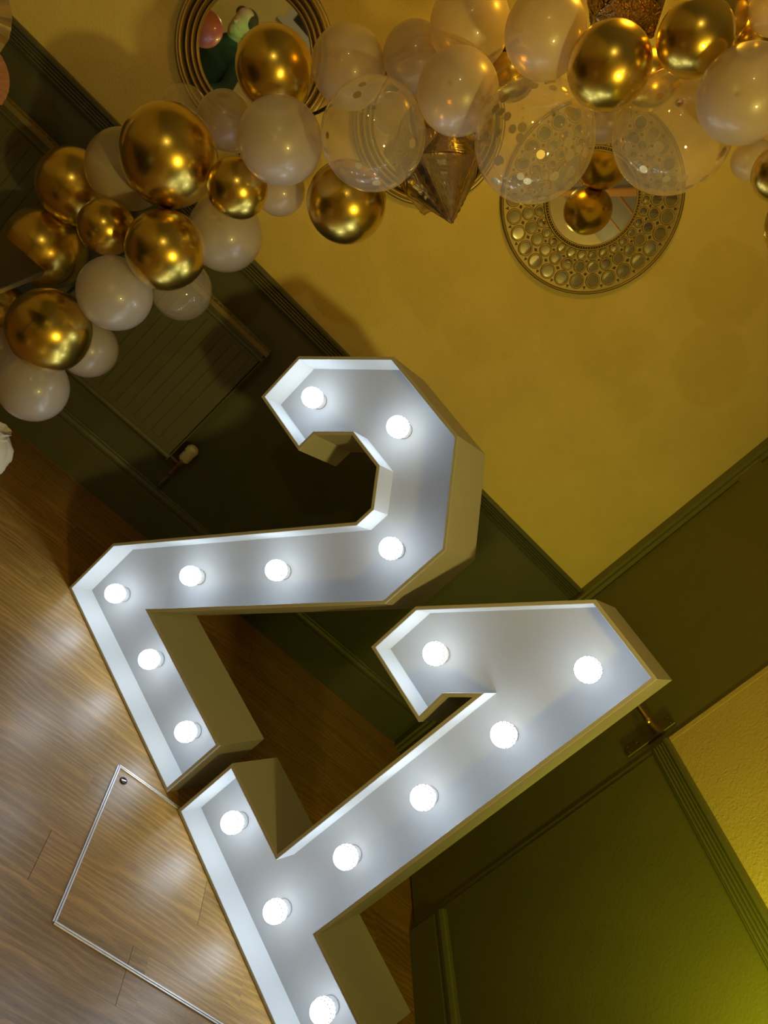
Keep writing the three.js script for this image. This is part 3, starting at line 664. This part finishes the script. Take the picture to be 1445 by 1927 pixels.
  for (const s of [-1, 1]) { const e = new THREE.SphereGeometry(.0115, 12, 10); e.translate(s * .031, 1.668, .096); part('eye', e, M.dark, t); }
}

// ---------------------------------------------------------------- lamps (all outside the photograph)
function lampBulb(parent, pos, r, color, glow, cd, radius) {
  const g = new THREE.SphereGeometry(r, 20, 14); g.translate(...pos);
  part('bulb', g, std({ color: lin(.9, .8, .5), emissive: lin(...color), emissiveIntensity: glow, roughness: .4 }), parent);
  const l = new THREE.PointLight(lin(...color), cd, 0, 2); l.position.set(...pos); l.castShadow = true; l.shadow.radius = radius; l.name = 'lamp_light'; parent.add(l);
}
{ // orange pendant over the garland
  const [x, y, z] = PENDANT.pos;
  const t = thing('pendant_lamp', 'orange bulb hanging on a flex above the balloon garland', 'lamp', [x, 0, z]);
  const flex = new THREE.CylinderGeometry(.003, .003, CEIL - y - .06, 8); flex.translate(0, (CEIL + y + .06) / 2, 0); part('flex', flex, M.black, t);
  const holder = lathe([[0, y + .03], [.02, y + .03], [.022, y + .045], [.016, y + .075], [0, y + .08]], 20); part('lamp_holder', holder, M.brass, t);
  lampBulb(t, [0, y, 0], .032, PENDANT.color, 8, PENDANT.cd, 1.6);
}
FILL_LAMPS.forEach(([x, y, z], i) => {
  const t = thing('pendant_lamp', i ? 'added warm fill bulb near the far corner behind the photographer' : 'added warm fill bulb over the person behind the photographer', 'lamp', [x, 0, z]);
  const flex = new THREE.CylinderGeometry(.003, .003, CEIL - y - .06, 8); flex.translate(0, (CEIL + y + .06) / 2, 0); part('flex', flex, M.black, t);
  part('lamp_holder', lathe([[0, y + .03], [.02, y + .03], [.022, y + .045], [.016, y + .075], [0, y + .08]], 20), M.brass, t);
  lampBulb(t, [0, y, 0], .05, FILL_LAMP.color, 8, FILL_LAMP.cd, 2);
});
function spotHead(parent, pos, target, color, cd, angle, r, glow, radius) {
  const p = V(...pos), d = V(...target).sub(p).normalize(), q = new THREE.Quaternion().setFromUnitVectors(up, d);
  const can = lathe([[0, -.14], [r * .7, -.14], [r * 1.05, -.11], [r * 1.1, 0], [r * 1.0, 0], [r * .98, -.012], [0, -.012]], 28); can.applyQuaternion(q); can.translate(...pos);
  const c = part('lamp_can', can, M.dark, parent);
  const lens = new THREE.CylinderGeometry(r * .97, r * .97, .004, 28); lens.translate(0, -.008, 0); lens.applyQuaternion(q); lens.translate(...pos);
  part('lens', lens, std({ color: lin(.5, .5, .5), emissive: lin(...color), emissiveIntensity: glow, roughness: .3 }), c);
  const l = new THREE.SpotLight(lin(...color), cd, 0, angle, .9, 2); l.position.copy(p.addScaledVector(d, .012)); l.target.position.set(...target); l.castShadow = true; l.shadow.radius = radius; l.name = 'lamp_light';
  parent.add(l); parent.add(l.target); l.target.name = 'aim';
}
{ // party lights on a stand by the right-hand wall
  const [x, y, z] = PARTY.pos;
  const t = thing('party_light', 'party light on a tripod stand by the right wall', 'light', [0, 0, 0]);
  const pole = new THREE.CylinderGeometry(.014, .016, y - .12, 14); pole.translate(x + .03, (y - .12) / 2 + .06, z + .06); part('pole', pole, M.dark, t);
  part('cross_bar', box(x - .14, x + .16, y - .085, y - .055, z + .045, z + .075), M.dark, t);
  for (let i = 0; i < 3; i++) { const a = i * 2.094 + .5, c = new THREE.TubeGeometry(new THREE.LineCurve3(V(x + .03, .42, z + .06), V(x + .03 + Math.cos(a) * .27, .012, z + .06 + Math.sin(a) * .27)), 6, .009, 8); part('leg', c, M.dark, t); }
  spotHead(t, [x, y, z], [-.25, 1.35, -2.7], PARTY.color, PARTY.cd, .95, .045, 22, 3.2);
  spotHead(t, [x - .12, y - .02, z + .14], [-1.72, 1.66, 2.75], [.05, 1, .12], 14, .075, .03, 3, 1);
}
{ // small yellow can washing the wall beyond the door
  const t = thing('uplight_can', 'small yellow can light on an arm from the right wall', 'light', [0, 0, 0]);
  spotHead(t, PAR_CAN.pos, [1.652, .92, -1.2], PAR_CAN.color, PAR_CAN.cd, .95, .035, 4, 2);
  part('clamp', box(PAR_CAN.pos[0] - .01, XD, PAR_CAN.pos[1] + .02, PAR_CAN.pos[1] + .04, PAR_CAN.pos[2] + .03, PAR_CAN.pos[2] + .06), M.dark, t);
}

renderer.render(scene, camera);
